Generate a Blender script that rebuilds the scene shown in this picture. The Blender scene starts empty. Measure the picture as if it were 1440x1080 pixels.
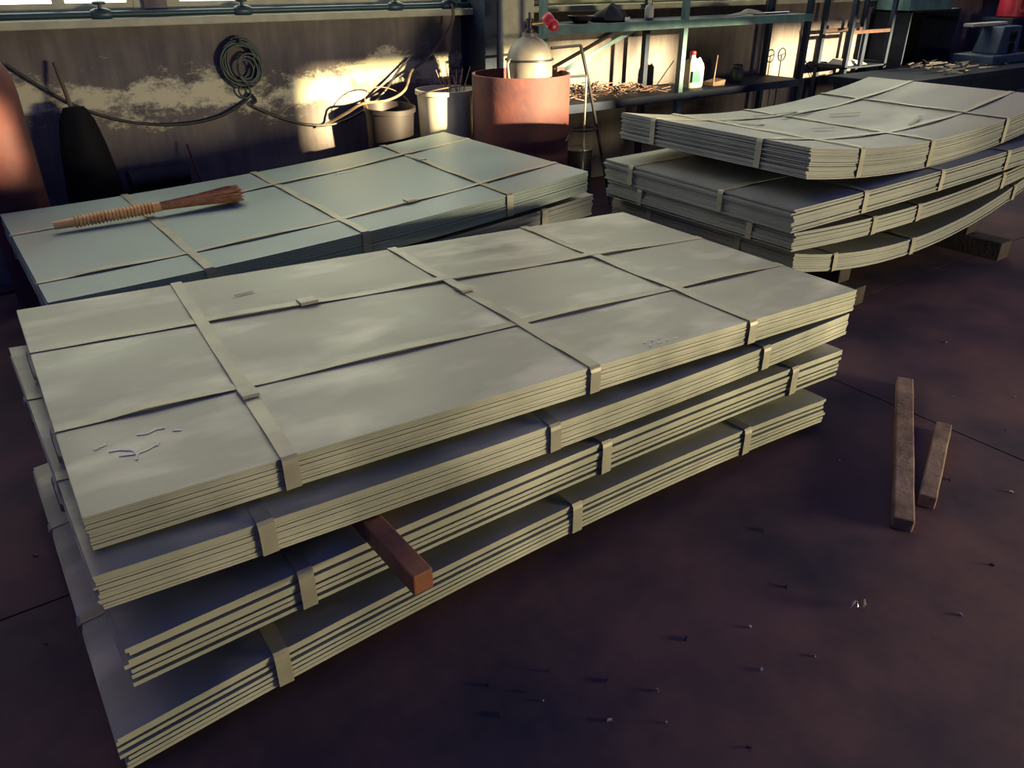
import bpy, bmesh, math, random
from mathutils import Vector, Matrix, noise
random.seed(7)
S = bpy.context.scene
COL = S.collection
RAD = math.radians

# ---------------------------------------------------------------- camera
cd = bpy.data.cameras.new('camera'); cam = bpy.data.objects.new('camera', cd); COL.objects.link(cam)
PITCH, ROLL, HEAD = RAD(28.09), RAD(-0.12), RAD(35.5)
def _lev(v):  # levelled camera frame -> room frame (x along the back wall, y towards it)
    return Vector((v[0]*math.cos(HEAD)+v[1]*math.sin(HEAD), -v[0]*math.sin(HEAD)+v[1]*math.cos(HEAD), v[2]))
_f = Vector((0, math.cos(PITCH), -math.sin(PITCH))); _u = Vector((0, math.sin(PITCH), math.cos(PITCH))); _r = Vector((1, 0, 0))
_r2 = math.cos(ROLL)*_r+math.sin(ROLL)*_u; _u2 = -math.sin(ROLL)*_r+math.cos(ROLL)*_u
_r2, _u2, _f = _lev(_r2), _lev(_u2), _lev(_f)
cam.matrix_world = Matrix(((_r2.x, _u2.x, -_f.x, 0), (_r2.y, _u2.y, -_f.y, 0), (_r2.z, _u2.z, -_f.z, 1.55), (0, 0, 0, 1)))
cd.sensor_width = 36; cd.lens = 1081.3/1440*36; cd.clip_start = 0.05; cd.clip_end = 100
S.camera = cam

# ---------------------------------------------------------------- world, sun, large lights, exposure
w = bpy.data.worlds.new('dusk_ambient'); S.world = w; w.use_nodes = True
w.node_tree.nodes['Background'].inputs[0].default_value = (0.08, 0.12, 0.50, 1)
w.node_tree.nodes['Background'].inputs[1].default_value = 0.44
SUN_EL = RAD(9.0); SUN_SLOPE = 0.35      # x shift per unit y
sd = bpy.data.lights.new('low_sun', 'SUN'); sun = bpy.data.objects.new('low_sun', sd); COL.objects.link(sun)
sd.energy = 33; sd.angle = RAD(1.7); sd.color = (1.0, 0.78, 0.42)
_h = Vector((-SUN_SLOPE, 1, 0)).normalized(); _d = Vector((_h.x*math.cos(SUN_EL), _h.y*math.cos(SUN_EL), -math.sin(SUN_EL)))
sun.rotation_euler = _d.to_track_quat('-Z', 'Y').to_euler(); sun.location = (9, -6, 4)
# key light in the added low front window, shaped for the sheet sides
ad = bpy.data.lights.new('window_daylight', 'AREA'); area = bpy.data.objects.new('window_daylight', ad); COL.objects.link(area)
ad.shape = 'RECTANGLE'; ad.size = 2.1; ad.size_y = 0.46; ad.energy = 285; ad.color = (1.0, 0.84, 0.52)
area.location = (4.35, -2.5, 0.54)
area.rotation_euler = (Vector((1.3, 1.6, 0.3))-area.location).to_track_quat('-Z', 'Y').to_euler()
S.view_settings.view_transform = 'Standard'; S.view_settings.look = 'None'
S.view_settings.exposure = 0.28; S.view_settings.gamma = 1.0; S.view_settings.use_curve_mapping = False

# ---------------------------------------------------------------- materials
def lin(r, g, b):
    return tuple(((c/255)/12.92 if c/255 <= .04045 else ((c/255+.055)/1.055)**2.4) for c in (r, g, b))
MATS = {}
def mat(name, c1, c2=None, rough=.6, metal=0, scale=6, detail=6, bump=0, rvar=0, coords='Object', stretch=(1, 1, 1), lo=.35, hi=.65, spec=.5):
    if name in MATS: return MATS[name]
    m = bpy.data.materials.new(name); m.use_nodes = True; nt = m.node_tree; N = nt.nodes; Lk = nt.links
    b = N['Principled BSDF']; b.inputs['Roughness'].default_value = rough; b.inputs['Metallic'].default_value = metal
    b.inputs['Specular IOR Level'].default_value = spec
    if c2 is None: c2 = tuple(x*.75 for x in c1)
    tc = N.new('ShaderNodeTexCoord'); mp = N.new('ShaderNodeMapping'); mp.inputs['Scale'].default_value = stretch
    if coords == 'World':
        g = N.new('ShaderNodeNewGeometry'); Lk.new(g.outputs['Position'], mp.inputs[0])
    else: Lk.new(tc.outputs[coords], mp.inputs[0])
    nz = N.new('ShaderNodeTexNoise'); nz.inputs['Scale'].default_value = scale; nz.inputs['Detail'].default_value = detail; nz.inputs['Roughness'].default_value = .6
    Lk.new(mp.outputs[0], nz.inputs['Vector'])
    cr = N.new('ShaderNodeValToRGB'); cr.color_ramp.elements[0].position = lo; cr.color_ramp.elements[1].position = hi
    cr.color_ramp.elements[0].color = (*c2, 1); cr.color_ramp.elements[1].color = (*c1, 1)
    Lk.new(nz.outputs['Fac'], cr.inputs[0]); Lk.new(cr.outputs[0], b.inputs['Base Color'])
    if rvar:
        mr = N.new('ShaderNodeMapRange'); mr.inputs['From Min'].default_value = .3; mr.inputs['From Max'].default_value = .7
        mr.inputs['To Min'].default_value = max(0, rough-rvar); mr.inputs['To Max'].default_value = min(1, rough+rvar)
        Lk.new(nz.outputs['Fac'], mr.inputs[0]); Lk.new(mr.outputs[0], b.inputs['Roughness'])
    if bump:
        n2 = N.new('ShaderNodeTexNoise'); n2.inputs['Scale'].default_value = scale*5; n2.inputs['Detail'].default_value = 4
        Lk.new(mp.outputs[0], n2.inputs['Vector'])
        bp = N.new('ShaderNodeBump'); bp.inputs['Strength'].default_value = bump; bp.inputs['Distance'].default_value = .01
        Lk.new(n2.outputs['Fac'], bp.inputs['Height']); Lk.new(bp.outputs[0], b.inputs['Normal'])
    MATS[name] = m; return m
STEEL = mat('mill_steel', (.43, .44, .34), (.27, .28, .235), rough=.50, metal=.10, scale=2.2, detail=5, rvar=.13, coords='World', stretch=(1, 1.6, 1), lo=.3, hi=.7, spec=.4)
def add_sheen_smears(m, col, scale, st, lo, hi, fac):
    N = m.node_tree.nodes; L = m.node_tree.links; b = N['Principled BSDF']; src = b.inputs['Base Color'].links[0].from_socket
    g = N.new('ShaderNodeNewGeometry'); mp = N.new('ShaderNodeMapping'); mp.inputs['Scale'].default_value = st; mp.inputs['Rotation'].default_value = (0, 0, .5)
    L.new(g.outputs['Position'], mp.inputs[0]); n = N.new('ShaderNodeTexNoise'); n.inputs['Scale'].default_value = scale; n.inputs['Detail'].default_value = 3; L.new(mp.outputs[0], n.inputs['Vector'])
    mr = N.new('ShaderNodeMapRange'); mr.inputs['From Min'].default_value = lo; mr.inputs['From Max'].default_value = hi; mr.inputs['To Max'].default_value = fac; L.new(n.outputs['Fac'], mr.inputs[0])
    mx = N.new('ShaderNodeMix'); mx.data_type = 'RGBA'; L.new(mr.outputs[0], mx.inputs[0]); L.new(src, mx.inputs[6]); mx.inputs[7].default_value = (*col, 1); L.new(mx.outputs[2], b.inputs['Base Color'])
add_sheen_smears(STEEL, (.62, .62, .50), 2.6, (1, 2.2, 1), .50, .70, .9)  # window reflections and chalk dust painted into the steel colour as pale clouds
STEEL_T = mat('mill_steel_cool', (.30, .37, .34), (.24, .30, .29), rough=.50, metal=.10, scale=2.0, detail=4, rvar=.1, coords='World', lo=.3, hi=.7)  # same steel, with the blue it reflects put into the colour
STEEL_R = mat('mill_steel_grey', (.31, .325, .295), (.21, .225, .225), rough=.52, metal=.10, scale=2.4, detail=5, rvar=.1, coords='World', stretch=(.6, 1.5, 1), lo=.3, hi=.7)
STRAP = mat('strap_steel', (.40, .39, .29), (.30, .29, .23), rough=.45, metal=.15, scale=9, coords='World')
CHALK = mat('chalk', (.92, .92, .80), (.8, .8, .7), rough=.9)
RUSTY = mat('rust_red', (.135, .040, .034), (.070, .026, .030), rough=.75, scale=5, bump=.2)
RUST_D = mat('rust_dark', (.10, .04, .03), (.035, .02, .02), rough=.8, scale=8, bump=.3)
WOOD = mat('timber_red_brown', (.36, .125, .06), (.15, .05, .03), rough=.6, scale=7, stretch=(1, 1, .12) , bump=.3)
WOOD_G = mat('timber_weathered', (.30, .20, .145), (.13, .08, .06), rough=.8, scale=9, bump=.3)
WOOD_D = mat('timber_dark', (.06, .045, .04), (.025, .02, .02), rough=.85, scale=9, bump=.3)
TEAL = mat('rack_teal_paint', (.09, .20, .19), (.05, .10, .13), rough=.5, scale=6)
NAVY = mat('rack_dark_paint', (.022, .034, .060), (.014, .020, .038), rough=.6, scale=6, spec=.15)  # dark paint, also stands in for shade on parts of the rack
BLACK = mat('black_rubber', (.008, .008, .010), (.005, .005, .006), rough=.7, spec=.15)
CABLE = mat('cable_black', (.022, .022, .024), rough=.5)
CABLE_T = mat('cable_tan', (.20, .14, .085), rough=.6)
HOSE_G = mat('hose_dark_green', (.025, .05, .05), rough=.5)
PIPE_G = mat('pipe_green', (.02, .07, .09), (.03, .05, .06), rough=.4)
CREAM = mat('cream_paint', (.52, .51, .36), (.40, .39, .29), rough=.6, scale=10)
WHITEP = mat('white_plastic', (.62, .58, .45), (.5, .47, .37), rough=.5, scale=4)
GREYP = mat('grey_cylinder_paint', (.20, .18, .155), (.13, .12, .11), rough=.5, scale=7)
RED = mat('red_plastic', (.48, .02, .05), (.36, .015, .04), rough=.4)
BRASS = mat('brass', (.42, .27, .10), rough=.35, metal=.9)
DKMETAL = mat('dark_metal', (.05, .05, .055), (.03, .03, .035), rough=.45, metal=.5)
SILVER = mat('bright_metal', (.55, .55, .52), rough=.35, metal=.8)
BROWNP = mat('brown_pail_plastic', (.018, .012, .014), (.010, .008, .010), rough=.55)
STRAW = mat('straw_bristles', (.46, .22, .10), (.24, .11, .055), rough=.8, scale=30)
BAMBOO = mat('bamboo_binding', (.78, .47, .19), (.58, .30, .11), rough=.55, scale=12)
BLUEP = mat('blue_machine_paint', (.035, .075, .15), (.02, .04, .09), rough=.45)
GREENL = mat('green_label', (.02, .15, .12), rough=.6)
ORANGE = mat('orange_print', (.75, .25, .07), rough=.6)
TWIG = mat('dry_twig', (.30, .20, .14), rough=.9)
CLOTH = mat('dark_cloth', (.018, .024, .04), rough=.9)
PAPER = mat('paper_grey', (.45, .45, .42), rough=.8)

def wall_material():
    m = bpy.data.materials.new('stained_plaster'); m.use_nodes = True; nt = m.node_tree; N = nt.nodes; L = nt.links
    b = N['Principled BSDF']; b.inputs['Roughness'].default_value = .9
    g = N.new('ShaderNodeNewGeometry'); sep = N.new('ShaderNodeSeparateXYZ'); L.new(g.outputs['Position'], sep.inputs[0])
    def nz(scale, detail, st=(1, 1, 1), rough=.6):
        mp = N.new('ShaderNodeMapping'); mp.inputs['Scale'].default_value = st; L.new(g.outputs['Position'], mp.inputs[0])
        n = N.new('ShaderNodeTexNoise'); n.inputs['Scale'].default_value = scale; n.inputs['Detail'].default_value = detail; n.inputs['Roughness'].default_value = rough
        L.new(mp.outputs[0], n.inputs['Vector']); return n.outputs['Fac']
    def mth(op, a, b_=None, c=None):
        n = N.new('ShaderNodeMath'); n.operation = op
        for i, v in enumerate((a, b_, c)):
            if v is None: continue
            if isinstance(v, (int, float)): n.inputs[i].default_value = v
            else: L.new(v, n.inputs[i])
        return n.outputs[0]
    def ramp(v, p0, p1, c0, c1):
        r = N.new('ShaderNodeValToRGB'); r.color_ramp.elements[0].position = p0; r.color_ramp.elements[1].position = p1
        r.color_ramp.elements[0].color = (*c0, 1); r.color_ramp.elements[1].color = (*c1, 1); L.new(v, r.inputs[0]); return r.outputs[0]
    base = ramp(nz(2.2, 8, (1, 1, .8)), .3, .7, (.11, .10, .115), (.25, .225, .215))
    streak = ramp(nz(3.0, 6, (4, 1, .5)), .35, .75, (.72, .70, .70), (1.15, 1.12, 1.05))
    mx = N.new('ShaderNodeMix'); mx.data_type = 'RGBA'; mx.blend_type = 'MULTIPLY'; mx.inputs[0].default_value = 1
    L.new(base, mx.inputs[6]); L.new(streak, mx.inputs[7])
    # flaking salt band that wanders along the wall, about knee to hip height
    wob = mth('MULTIPLY_ADD', nz(.9, 2, (1, 0, .1)), .5, -.25)
    zz = mth('SUBTRACT', mth('ADD', sep.outputs['Z'], wob), .945)
    band = mth('SUBTRACT', 1.0, mth('MULTIPLY', mth('ABSOLUTE', zz), 4.6))
    band = mth('MAXIMUM', band, 0.0)
    edge = N.new('ShaderNodeMapRange'); edge.inputs['From Min'].default_value = 2.9; edge.inputs['From Max'].default_value = 3.4
    edge.inputs['To Min'].default_value = 1.0; edge.inputs['To Max'].default_value = 0.0; L.new(sep.outputs['X'], edge.inputs[0])
    band = mth('MULTIPLY', band, edge.outputs[0])
    fl = mth('ADD', mth('MULTIPLY_ADD', nz(4.2, 12, (1, 1, 1.7), .78), 1.25, -.12), mth('MULTIPLY', band, .33))
    salt = ramp(fl, .67, .80, (0, 0, 0), (1, 1, 1))
    mx2 = N.new('ShaderNodeMix'); mx2.data_type = 'RGBA'
    L.new(salt, mx2.inputs[0]); L.new(mx.outputs[2], mx2.inputs[6]); mx2.inputs[7].default_value = (.66, .63, .45, 1)
    L.new(mx2.outputs[2], b.inputs['Base Color'])
    bp = N.new('ShaderNodeBump'); bp.inputs['Strength'].default_value = .35; bp.inputs['Distance'].default_value = .01
    L.new(fl, bp.inputs['Height']); L.new(bp.outputs[0], b.inputs['Normal'])
    return m
WALL = wall_material()
FLOOR = mat('stained_concrete', (.135, .076, .080), (.040, .032, .050), rough=.78, scale=1.6, detail=12, bump=.25, rvar=.1, coords='World', lo=.36, hi=.64, spec=.22)
WALL_P = mat('plain_plaster', (.18, .165, .15), rough=.9, coords='World', scale=2)
def emis(name, col, st):
    m = bpy.data.materials.new(name); m.use_nodes = True; N = m.node_tree.nodes; b = N['Principled BSDF']
    b.inputs['Base Color'].default_value = (.1, .1, .1, 1); b.inputs['Roughness'].default_value = .2
    b.inputs['Emission Color'].default_value = (*col, 1); b.inputs['Emission Strength'].default_value = st
    return m
PANE = emis('daylit_pane', (.96, 1.0, .74), 3.0)

# ---------------------------------------------------------------- mesh helpers
def me_from(name, verts, faces, smooth=False):
    me = bpy.data.meshes.new(name); me.from_pydata([tuple(v) for v in verts], [], faces); me.update()
    bm = bmesh.new(); bm.from_mesh(me); bmesh.ops.recalc_face_normals(bm, faces=bm.faces[:]); bm.to_mesh(me); bm.free()
    if smooth:
        for p in me.polygons: p.use_smooth = True
    return me
class MB:
    def __init__(s): s.v = []; s.f = []
    def add(s, vs, fs):
        o = len(s.v); s.v += [Vector(v) for v in vs]; s.f += [tuple(i+o for i in f) for f in fs]; return s
    def box(s, x0, x1, y0, y1, z0, z1):
        v = [(x, y, z) for x in (x0, x1) for y in (y0, y1) for z in (z0, z1)]
        return s.add(v, [(0, 1, 3, 2), (4, 6, 7, 5), (0, 4, 5, 1), (2, 3, 7, 6), (0, 2, 6, 4), (1, 5, 7, 3)])
    def bar(s, a, b, wd, ht, up=(0, 0, 1)):   # rectangular bar between two points
        a, b = Vector(a), Vector(b); t = (b-a).normalized(); up = Vector(up)
        if abs(t.dot(up)) > .98: up = Vector((0, 1, 0))
        sd_ = t.cross(up).normalized(); up = sd_.cross(t)
        v = [p+sd_*(i*wd/2)+up*(j*ht/2) for p in (a, b) for i, j in ((-1, -1), (1, -1), (1, 1), (-1, 1))]
        return s.add(v, [(0, 3, 2, 1), (4, 5, 6, 7), (0, 1, 5, 4), (1, 2, 6, 5), (2, 3, 7, 6), (3, 0, 4, 7)])
    def tube(s, pts, r, n=8, closed=False):
        pts = [Vector(p) for p in pts]; m = len(pts); o = len(s.v); prev = None
        rs = r if isinstance(r, (list, tuple)) else [r]*m
        for i, p in enumerate(pts):
            if closed: t = pts[(i+1) % m]-pts[i-1]
            else: t = pts[min(i+1, m-1)]-pts[max(i-1, 0)]
            t = t.normalized() if t.length else Vector((0, 0, 1))
            if prev is None:
                a = Vector((0, 0, 1)) if abs(t.z) < .9 else Vector((1, 0, 0)); nrm = (a-t*a.dot(t)).normalized()
            else: nrm = (prev-t*prev.dot(t)).normalized()
            prev = nrm; bn = t.cross(nrm)
            for k in range(n):
                an = 2*math.pi*k/n; s.v.append(p+(nrm*math.cos(an)+bn*math.sin(an))*rs[i])
        seg = m if closed else m-1
        for i in range(seg):
            for k in range(n):
                a0 = o+i*n+k; a1 = o+i*n+(k+1) % n; b0 = o+((i+1) % m)*n+k; b1 = o+((i+1) % m)*n+(k+1) % n
                s.f.append((a0, a1, b1, b0))
        if not closed:
            s.f.append(tuple(o+k for k in reversed(range(n)))); s.f.append(tuple(o+(m-1)*n+k for k in range(n)))
        return s
    def lathe(s, prof, c=(0, 0, 0), n=32, caps=True):
        o = len(s.v); m = len(prof)
        for r, z in prof:
            for k in range(n):
                a = 2*math.pi*k/n; s.v.append(Vector((c[0]+r*math.cos(a), c[1]+r*math.sin(a), c[2]+z)))
        for i in range(m-1):
            for k in range(n):
                s.f.append((o+i*n+k, o+i*n+(k+1) % n, o+(i+1)*n+(k+1) % n, o+(i+1)*n+k))
        if caps:
            s.f.append(tuple(o+k for k in reversed(range(n)))); s.f.append(tuple(o+(m-1)*n+k for k in range(n)))
        return s
    def build(s, name, m, parent=None, smooth=False, bevel=0):
        me = me_from(name, s.v, s.f, smooth); me.materials.append(m)
        o = bpy.data.objects.new(name, me); COL.objects.link(o)
        if parent: o.parent = parent
        if bevel:
            b = o.modifiers.new('bevel', 'BEVEL'); b.width = bevel; b.segments = 2; b.limit_method = 'ANGLE'
        if smooth:
            es = o.modifiers.new('edge', 'EDGE_SPLIT'); es.split_angle = RAD(40)
        return o
def tag(o, label, cat=None, group=None, kind=None):
    o['label'] = label
    if cat: o['category'] = cat
    if group: o['group'] = group
    if kind: o['kind'] = kind
    return o
def struct(o, label=None):
    o['kind'] = 'structure'
    if label: o['label'] = label
    return o
def thing(name, label, cat, loc=(0, 0, 0), rz=0, group=None):
    e = bpy.data.objects.new(name, None); COL.objects.link(e); e.empty_display_size = .1
    e.location = loc; e.rotation_euler = (0, 0, rz); return tag(e, label, cat, group)
def spline(pts, n=10):      # Catmull-Rom through points
    P = [Vector(p) for p in pts]; out = []
    for i in range(len(P)-1):
        p0 = P[max(i-1, 0)]; p1 = P[i]; p2 = P[i+1]; p3 = P[min(i+2, len(P)-1)]
        for k in range(n):
            t = k/n
            out.append(.5*((2*p1)+(p2-p0)*t+(2*p0-5*p1+4*p2-p3)*t*t+(3*p1-p0-3*p2+p3)*t**3))
    out.append(P[-1]); return out

# ---------------------------------------------------------------- the setting
WY = 5.03
# floor: concrete slabs with open joints
fl = MB().box(-3, 20, -2.8, 5.6, -.2, -.03).build('floor', FLOOR); struct(fl, 'dark stained concrete floor')
xs = [-3, 2.84, 8.7, 20]; ys = [-2.8, -1.0, 2.066, 5.4]
for i in range(3):
    for j in range(3):
        g_ = .004
        MB().box(xs[i]+g_, xs[i+1]-g_, ys[j]+g_, ys[j+1]-g_, -.03, 0).build('slab', FLOOR, fl)
# back wall with window openings above the sill
wins = [(-.10, 1.10), (1.22, 3.16), (3.86, 5.75), (5.9, 7.8), (8.0, 10.2)]
mb = MB().box(-3, 20, WY, WY+.25, 0, 1.30)
px = -3
for a, b in wins:
    mb.box(px, a, WY, WY+.25, 1.30, 3.55); px = b
mb.box(px, 20, WY, WY+.25, 1.30, 3.55); mb.box(-3, 20, WY, WY+.25, 3.55, 4.6)
struct(mb.build('wall_back', WALL), 'grey plaster wall with flaking white salt stains')
for i, (a, b) in enumerate(wins):
    e = bpy.data.objects.new('window_%d' % (i+1), None); COL.objects.link(e); e.location = (a, WY+.06, 1.34); struct(e, 'white framed window with daylit panes')
    W_ = b-a; H_ = 2.21
    f = MB()
    for bx in ((0, W_, -.03, .03, 0, .035), (0, W_, -.03, .03, H_-.05, H_), (0, .05, -.03, .03, .035, H_-.05), (W_-.05, W_, -.03, .03, .035, H_-.05)): f.box(*bx)
    f.build('window_frame', CREAM, e)
    n = 3
    for k in range(n):
        x0 = .05+(W_-.1)*k/n; x1 = .05+(W_-.1)*(k+1)/n
        for z0, z1 in ((.035, 1.10), (1.10, H_-.05)):
            s_ = MB()
            for bx in ((x0, x1, -.025, .02, z0, z0+.04), (x0, x1, -.025, .02, z1-.04, z1), (x0, x0+.03, -.025, .02, z0+.04, z1-.04), (x1-.03, x1, -.025, .02, z0+.04, z1-.04)): s_.box(*bx)
            sh = s_.build('sash', CREAM, e)
            MB().box(x0+.03, x1-.03, -.006, 0, z0+.04, z1-.04).build('pane', PANE, sh)
struct(MB().box(-3, 3.22, WY-.10, WY+.05, 1.30, 1.34).build('trim_1', CREAM, bevel=.006), 'cream painted window sill left of the column')
struct(MB().box(3.50, 11, WY-.10, WY+.05, 1.30, 1.34).build('trim_2', CREAM, bevel=.006), 'cream painted window sill behind the rack')
cl = MB().box(3.26, 3.52, 4.66, WY, 0, 4.6).build('column', CREAM, bevel=.01); struct(cl, 'cream painted column standing out from the wall')
st_ = MB().box(3.15, 3.25, 4.72, 4.73, 0, 4.6).box(3.15, 3.25, 5.01, 5.02, 0, 4.6).box(3.195, 3.205, 4.73, 5.01, 0, 4.6).build('steel_column', NAVY); struct(st_, 'dark steel column beside the cream one')
# unseen front wall: a low window added for the key light and a row of high openings where the low sun comes in
FY = -2.6
op = [(3.2, 5.5, .22, .86), (2.62, 2.78, 1.92, 2.22), (4.67, 6.54, 1.83, 2.26), (6.65, 8.04, 1.96, 2.33), (9.27, 10.82, 1.88, 2.33)]
mb = MB(); ex = sorted({-3, 20}|{v for o_ in op for v in o_[:2]}); ez = sorted({0, 4.6}|{v for o_ in op for v in o_[2:]})
for x0, x1 in zip(ex, ex[1:]):
    for z0, z1 in zip(ez, ez[1:]):
        cx, cz = (x0+x1)/2, (z0+z1)/2
        if not any(a < cx < b and c < cz < d for a, b, c, d in op): mb.box(x0, x1, FY-.2, FY, z0, z1)
struct(mb.build('wall_front', WALL_P), 'plain plaster wall facing the stained one')
struct(MB().box(3.2, 5.5, FY-.12, FY-.10, .22, .86).build('window_6', WHITEP), 'frosted glazing of the low front window')  # added unseen pane, keeps the sun out of the key light opening
struct(MB().box(20, 20.2, -2.8, 5.3, 0, 4.6).build('wall_right', WALL_P), 'plain end wall')

# ---------------------------------------------------------------- bundles of steel sheet
class Bundle:
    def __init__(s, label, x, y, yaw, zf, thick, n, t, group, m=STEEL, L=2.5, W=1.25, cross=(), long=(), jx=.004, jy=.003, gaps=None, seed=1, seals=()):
        rnd = random.Random(seed); s.x, s.y, s.yaw, s.zf, s.th, s.L, s.W = x, y, RAD(yaw), zf, thick, L, W
        root = thing('sheet_bundle', label, 'steel sheets', (x, y, 0), s.yaw, group); s.root = root
        nx = 20; V = []; F = []
        for i in range(nx+1):
            q = L*i/nx; z = zf(q)
            for yy in (0, W):
                V += [(q, yy, z), (q, yy, z-t)]
        for i in range(nx):
            a = i*4; b = a+4
            F += [(a, b, b+2, a+2), (a+1, a+3, b+3, b+1), (a, a+1, b+1, b), (a+2, b+2, b+3, a+3)]
        F += [(0, 2, 3, 1), (nx*4, nx*4+1, nx*4+3, nx*4+2)]
        me = me_from('sheet', V, F); me.materials.append(m)
        ws = [0.0]+[1.0+(gaps[(k-1) % len(gaps)] if gaps else 0) for k in range(1, n)]
        tot = sum(ws); acc = 0
        for k in range(n):
            acc += ws[k]; o = bpy.data.objects.new('sheet', me); COL.objects.link(o); o.parent = root
            dz = -(thick-t)*acc/tot if tot else 0
            o.location = (rnd.uniform(-jx, jx) if k else 0, rnd.uniform(-jy, jy) if k else 0, dz)
        o_ = .010
        for si, (sa, sb) in enumerate(cross):
            def P(q, z): # q along y
                return Vector((sa+(sb-sa)*q/W, q, z))
            zt = lambda q: zf(sa+(sb-sa)*q/W)
            path = []
            for k in range(13):
                q = W*k/12; path.append(P(q, zt(q)+.006+(.003*math.sin(k*1.7+si) if 0 < k < 12 else 0)))
            r = o_
            path = [P(-r, zt(0)-.012), P(-r*.75, zt(0)-.002), P(-r*.2, zt(0)+.005)]+path[1:-1]+[P(W+r*.2, zt(W)+.005), P(W+r*.75, zt(W)-.002), P(W+r, zt(W)-.012)]
            path += [P(W+r, zt(W)-thick+.004), P(W, zt(W)-thick-.003)]
            for k in range(1, 8): q = W*(1-k/8); path.append(P(q, zt(q)-thick-.003))
            path += [P(0, zt(0)-thick-.003), P(-r, zt(0)-thick+.004)]
            st = s.ribbon(path, Vector((.036, 0, 0)), root)
            if si in dict(seals):
                q = dict(seals)[si]; xx = sa+(sb-sa)*q/W
                MB().box(xx-.022, xx+.022, q-.03, q+.03, zf(xx)+.004, zf(xx)+.0135).build('seal', STRAP, st, bevel=.002)
        for si, (ya, yb) in enumerate(long):
            yl = lambda q: ya+(yb-ya)*q/L
            P = lambda q, z: Vector((q, yl(q), z))
            path = [P(-o_, zf(0)-.014), P(-o_*.7, zf(0)-.002)]
            nn = 26
            for k in range(nn+1):
                q = L*k/nn; up = .0025+(.0035+.0035*math.sin(k*.9+si*2) if 1 < k < nn-1 else 0); path.append(P(q, zf(q)+up))
            path += [P(L+o_*.7, zf(L)-.002), P(L+o_, zf(L)-.014), P(L+o_, zf(L)-thick+.004), P(L, zf(L)-thick-.0015)]
            for k in range(1, 10): q = L*(1-k/10); path.append(P(q, zf(q)-thick-.0015))
            path += [P(0, zf(0)-thick-.0015), P(-o_, zf(0)-thick+.004)]
            st = s.ribbon(path, Vector((0, .034, 0)), root)
            if ('l', si) in dict(seals):
                q = dict(seals)[('l', si)]
                MB().box(q-.03, q+.03, yl(q)-.022, yl(q)+.022, zf(q)+.004, zf(q)+.016).build('seal', STRAP, st, bevel=.002)
    def ribbon(s, path, wv, root):
        m = len(path); V = []; F = []; t = .0016
        for i, p in enumerate(path):
            tg = (path[(i+1) % m]-path[i-1]).normalized(); nrm = tg.cross(wv).normalized()
            V += [p+wv/2+nrm*t/2, p-wv/2+nrm*t/2, p-wv/2-nrm*t/2, p+wv/2-nrm*t/2]
        for i in range(m):
            a = i*4; b = ((i+1) % m)*4
            for k in range(4): F.append((a+k, a+(k+1) % 4, b+(k+1) % 4, b+k))
        me = me_from('strap', V, F); me.materials.append(STRAP)
        o = bpy.data.objects.new('strap', me); COL.objects.link(o); o.parent = root; return o
    def top(s, q): return s.zf(q)
    def bot(s, q): return s.zf(q)-s.th
    def world(s, q, yy): return Vector((s.x+q*math.cos(s.yaw)-yy*math.sin(s.yaw), s.y+q*math.sin(s.yaw)+yy*math.cos(s.yaw), 0))

G1 = 'steel sheet bundles of the front stack'; G2 = 'steel sheet bundles of the stack under the brush'; G3 = 'curved steel sheet bundles by the rack'
def quad(z0, z1, sag, L=2.5):   # left z, right z, bulge in the middle
    return lambda q: z0+(z1-z0)*q/L+sag*4*(q/L)*(1-q/L)
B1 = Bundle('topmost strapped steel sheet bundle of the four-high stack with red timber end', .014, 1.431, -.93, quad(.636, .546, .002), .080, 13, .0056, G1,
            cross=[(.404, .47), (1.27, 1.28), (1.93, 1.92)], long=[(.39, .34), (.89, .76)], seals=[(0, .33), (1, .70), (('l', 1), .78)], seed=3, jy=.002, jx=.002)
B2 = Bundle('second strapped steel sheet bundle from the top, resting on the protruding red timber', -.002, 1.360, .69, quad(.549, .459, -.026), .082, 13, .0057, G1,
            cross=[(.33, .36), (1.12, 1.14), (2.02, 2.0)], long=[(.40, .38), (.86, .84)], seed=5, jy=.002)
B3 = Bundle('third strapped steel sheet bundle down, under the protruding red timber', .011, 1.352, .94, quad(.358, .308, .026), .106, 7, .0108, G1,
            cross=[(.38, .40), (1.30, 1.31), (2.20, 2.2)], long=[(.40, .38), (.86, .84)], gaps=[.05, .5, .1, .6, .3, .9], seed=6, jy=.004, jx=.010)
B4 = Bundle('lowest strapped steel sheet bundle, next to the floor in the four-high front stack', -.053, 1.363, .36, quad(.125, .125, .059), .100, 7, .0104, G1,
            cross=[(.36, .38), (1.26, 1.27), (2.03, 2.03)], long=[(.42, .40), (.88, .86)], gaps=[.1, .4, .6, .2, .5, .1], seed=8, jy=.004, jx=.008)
L1 = Bundle('bluish steel sheet bundle carrying the straw brush', .135, 2.985, .8, quad(.537, .655, -.030), .105, 15, .0062, G2, m=STEEL_T, W=1.40,
            cross=[(.56, .56), (1.23, 1.24), (2.0, 2.06)], long=[(.24, .26), (.98, 1.12)], seals=[(('l', 0), 1.6), (2, .9)], seed=11)
L2 = Bundle('steel sheet bundle underneath the one with the straw brush', .19, 2.99, 1.0, quad(.40, .525, -.02), .105, 12, .0078, G2, m=STEEL_R, W=1.38,
            cross=[(.6, .6), (1.3, 1.3), (2.17, 2.17)], long=[(.3, .3), (1.0, 1.0)], seed=12, jx=.008)
def rq(a, b, c): return lambda q: a+b*q+c*q*q
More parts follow.
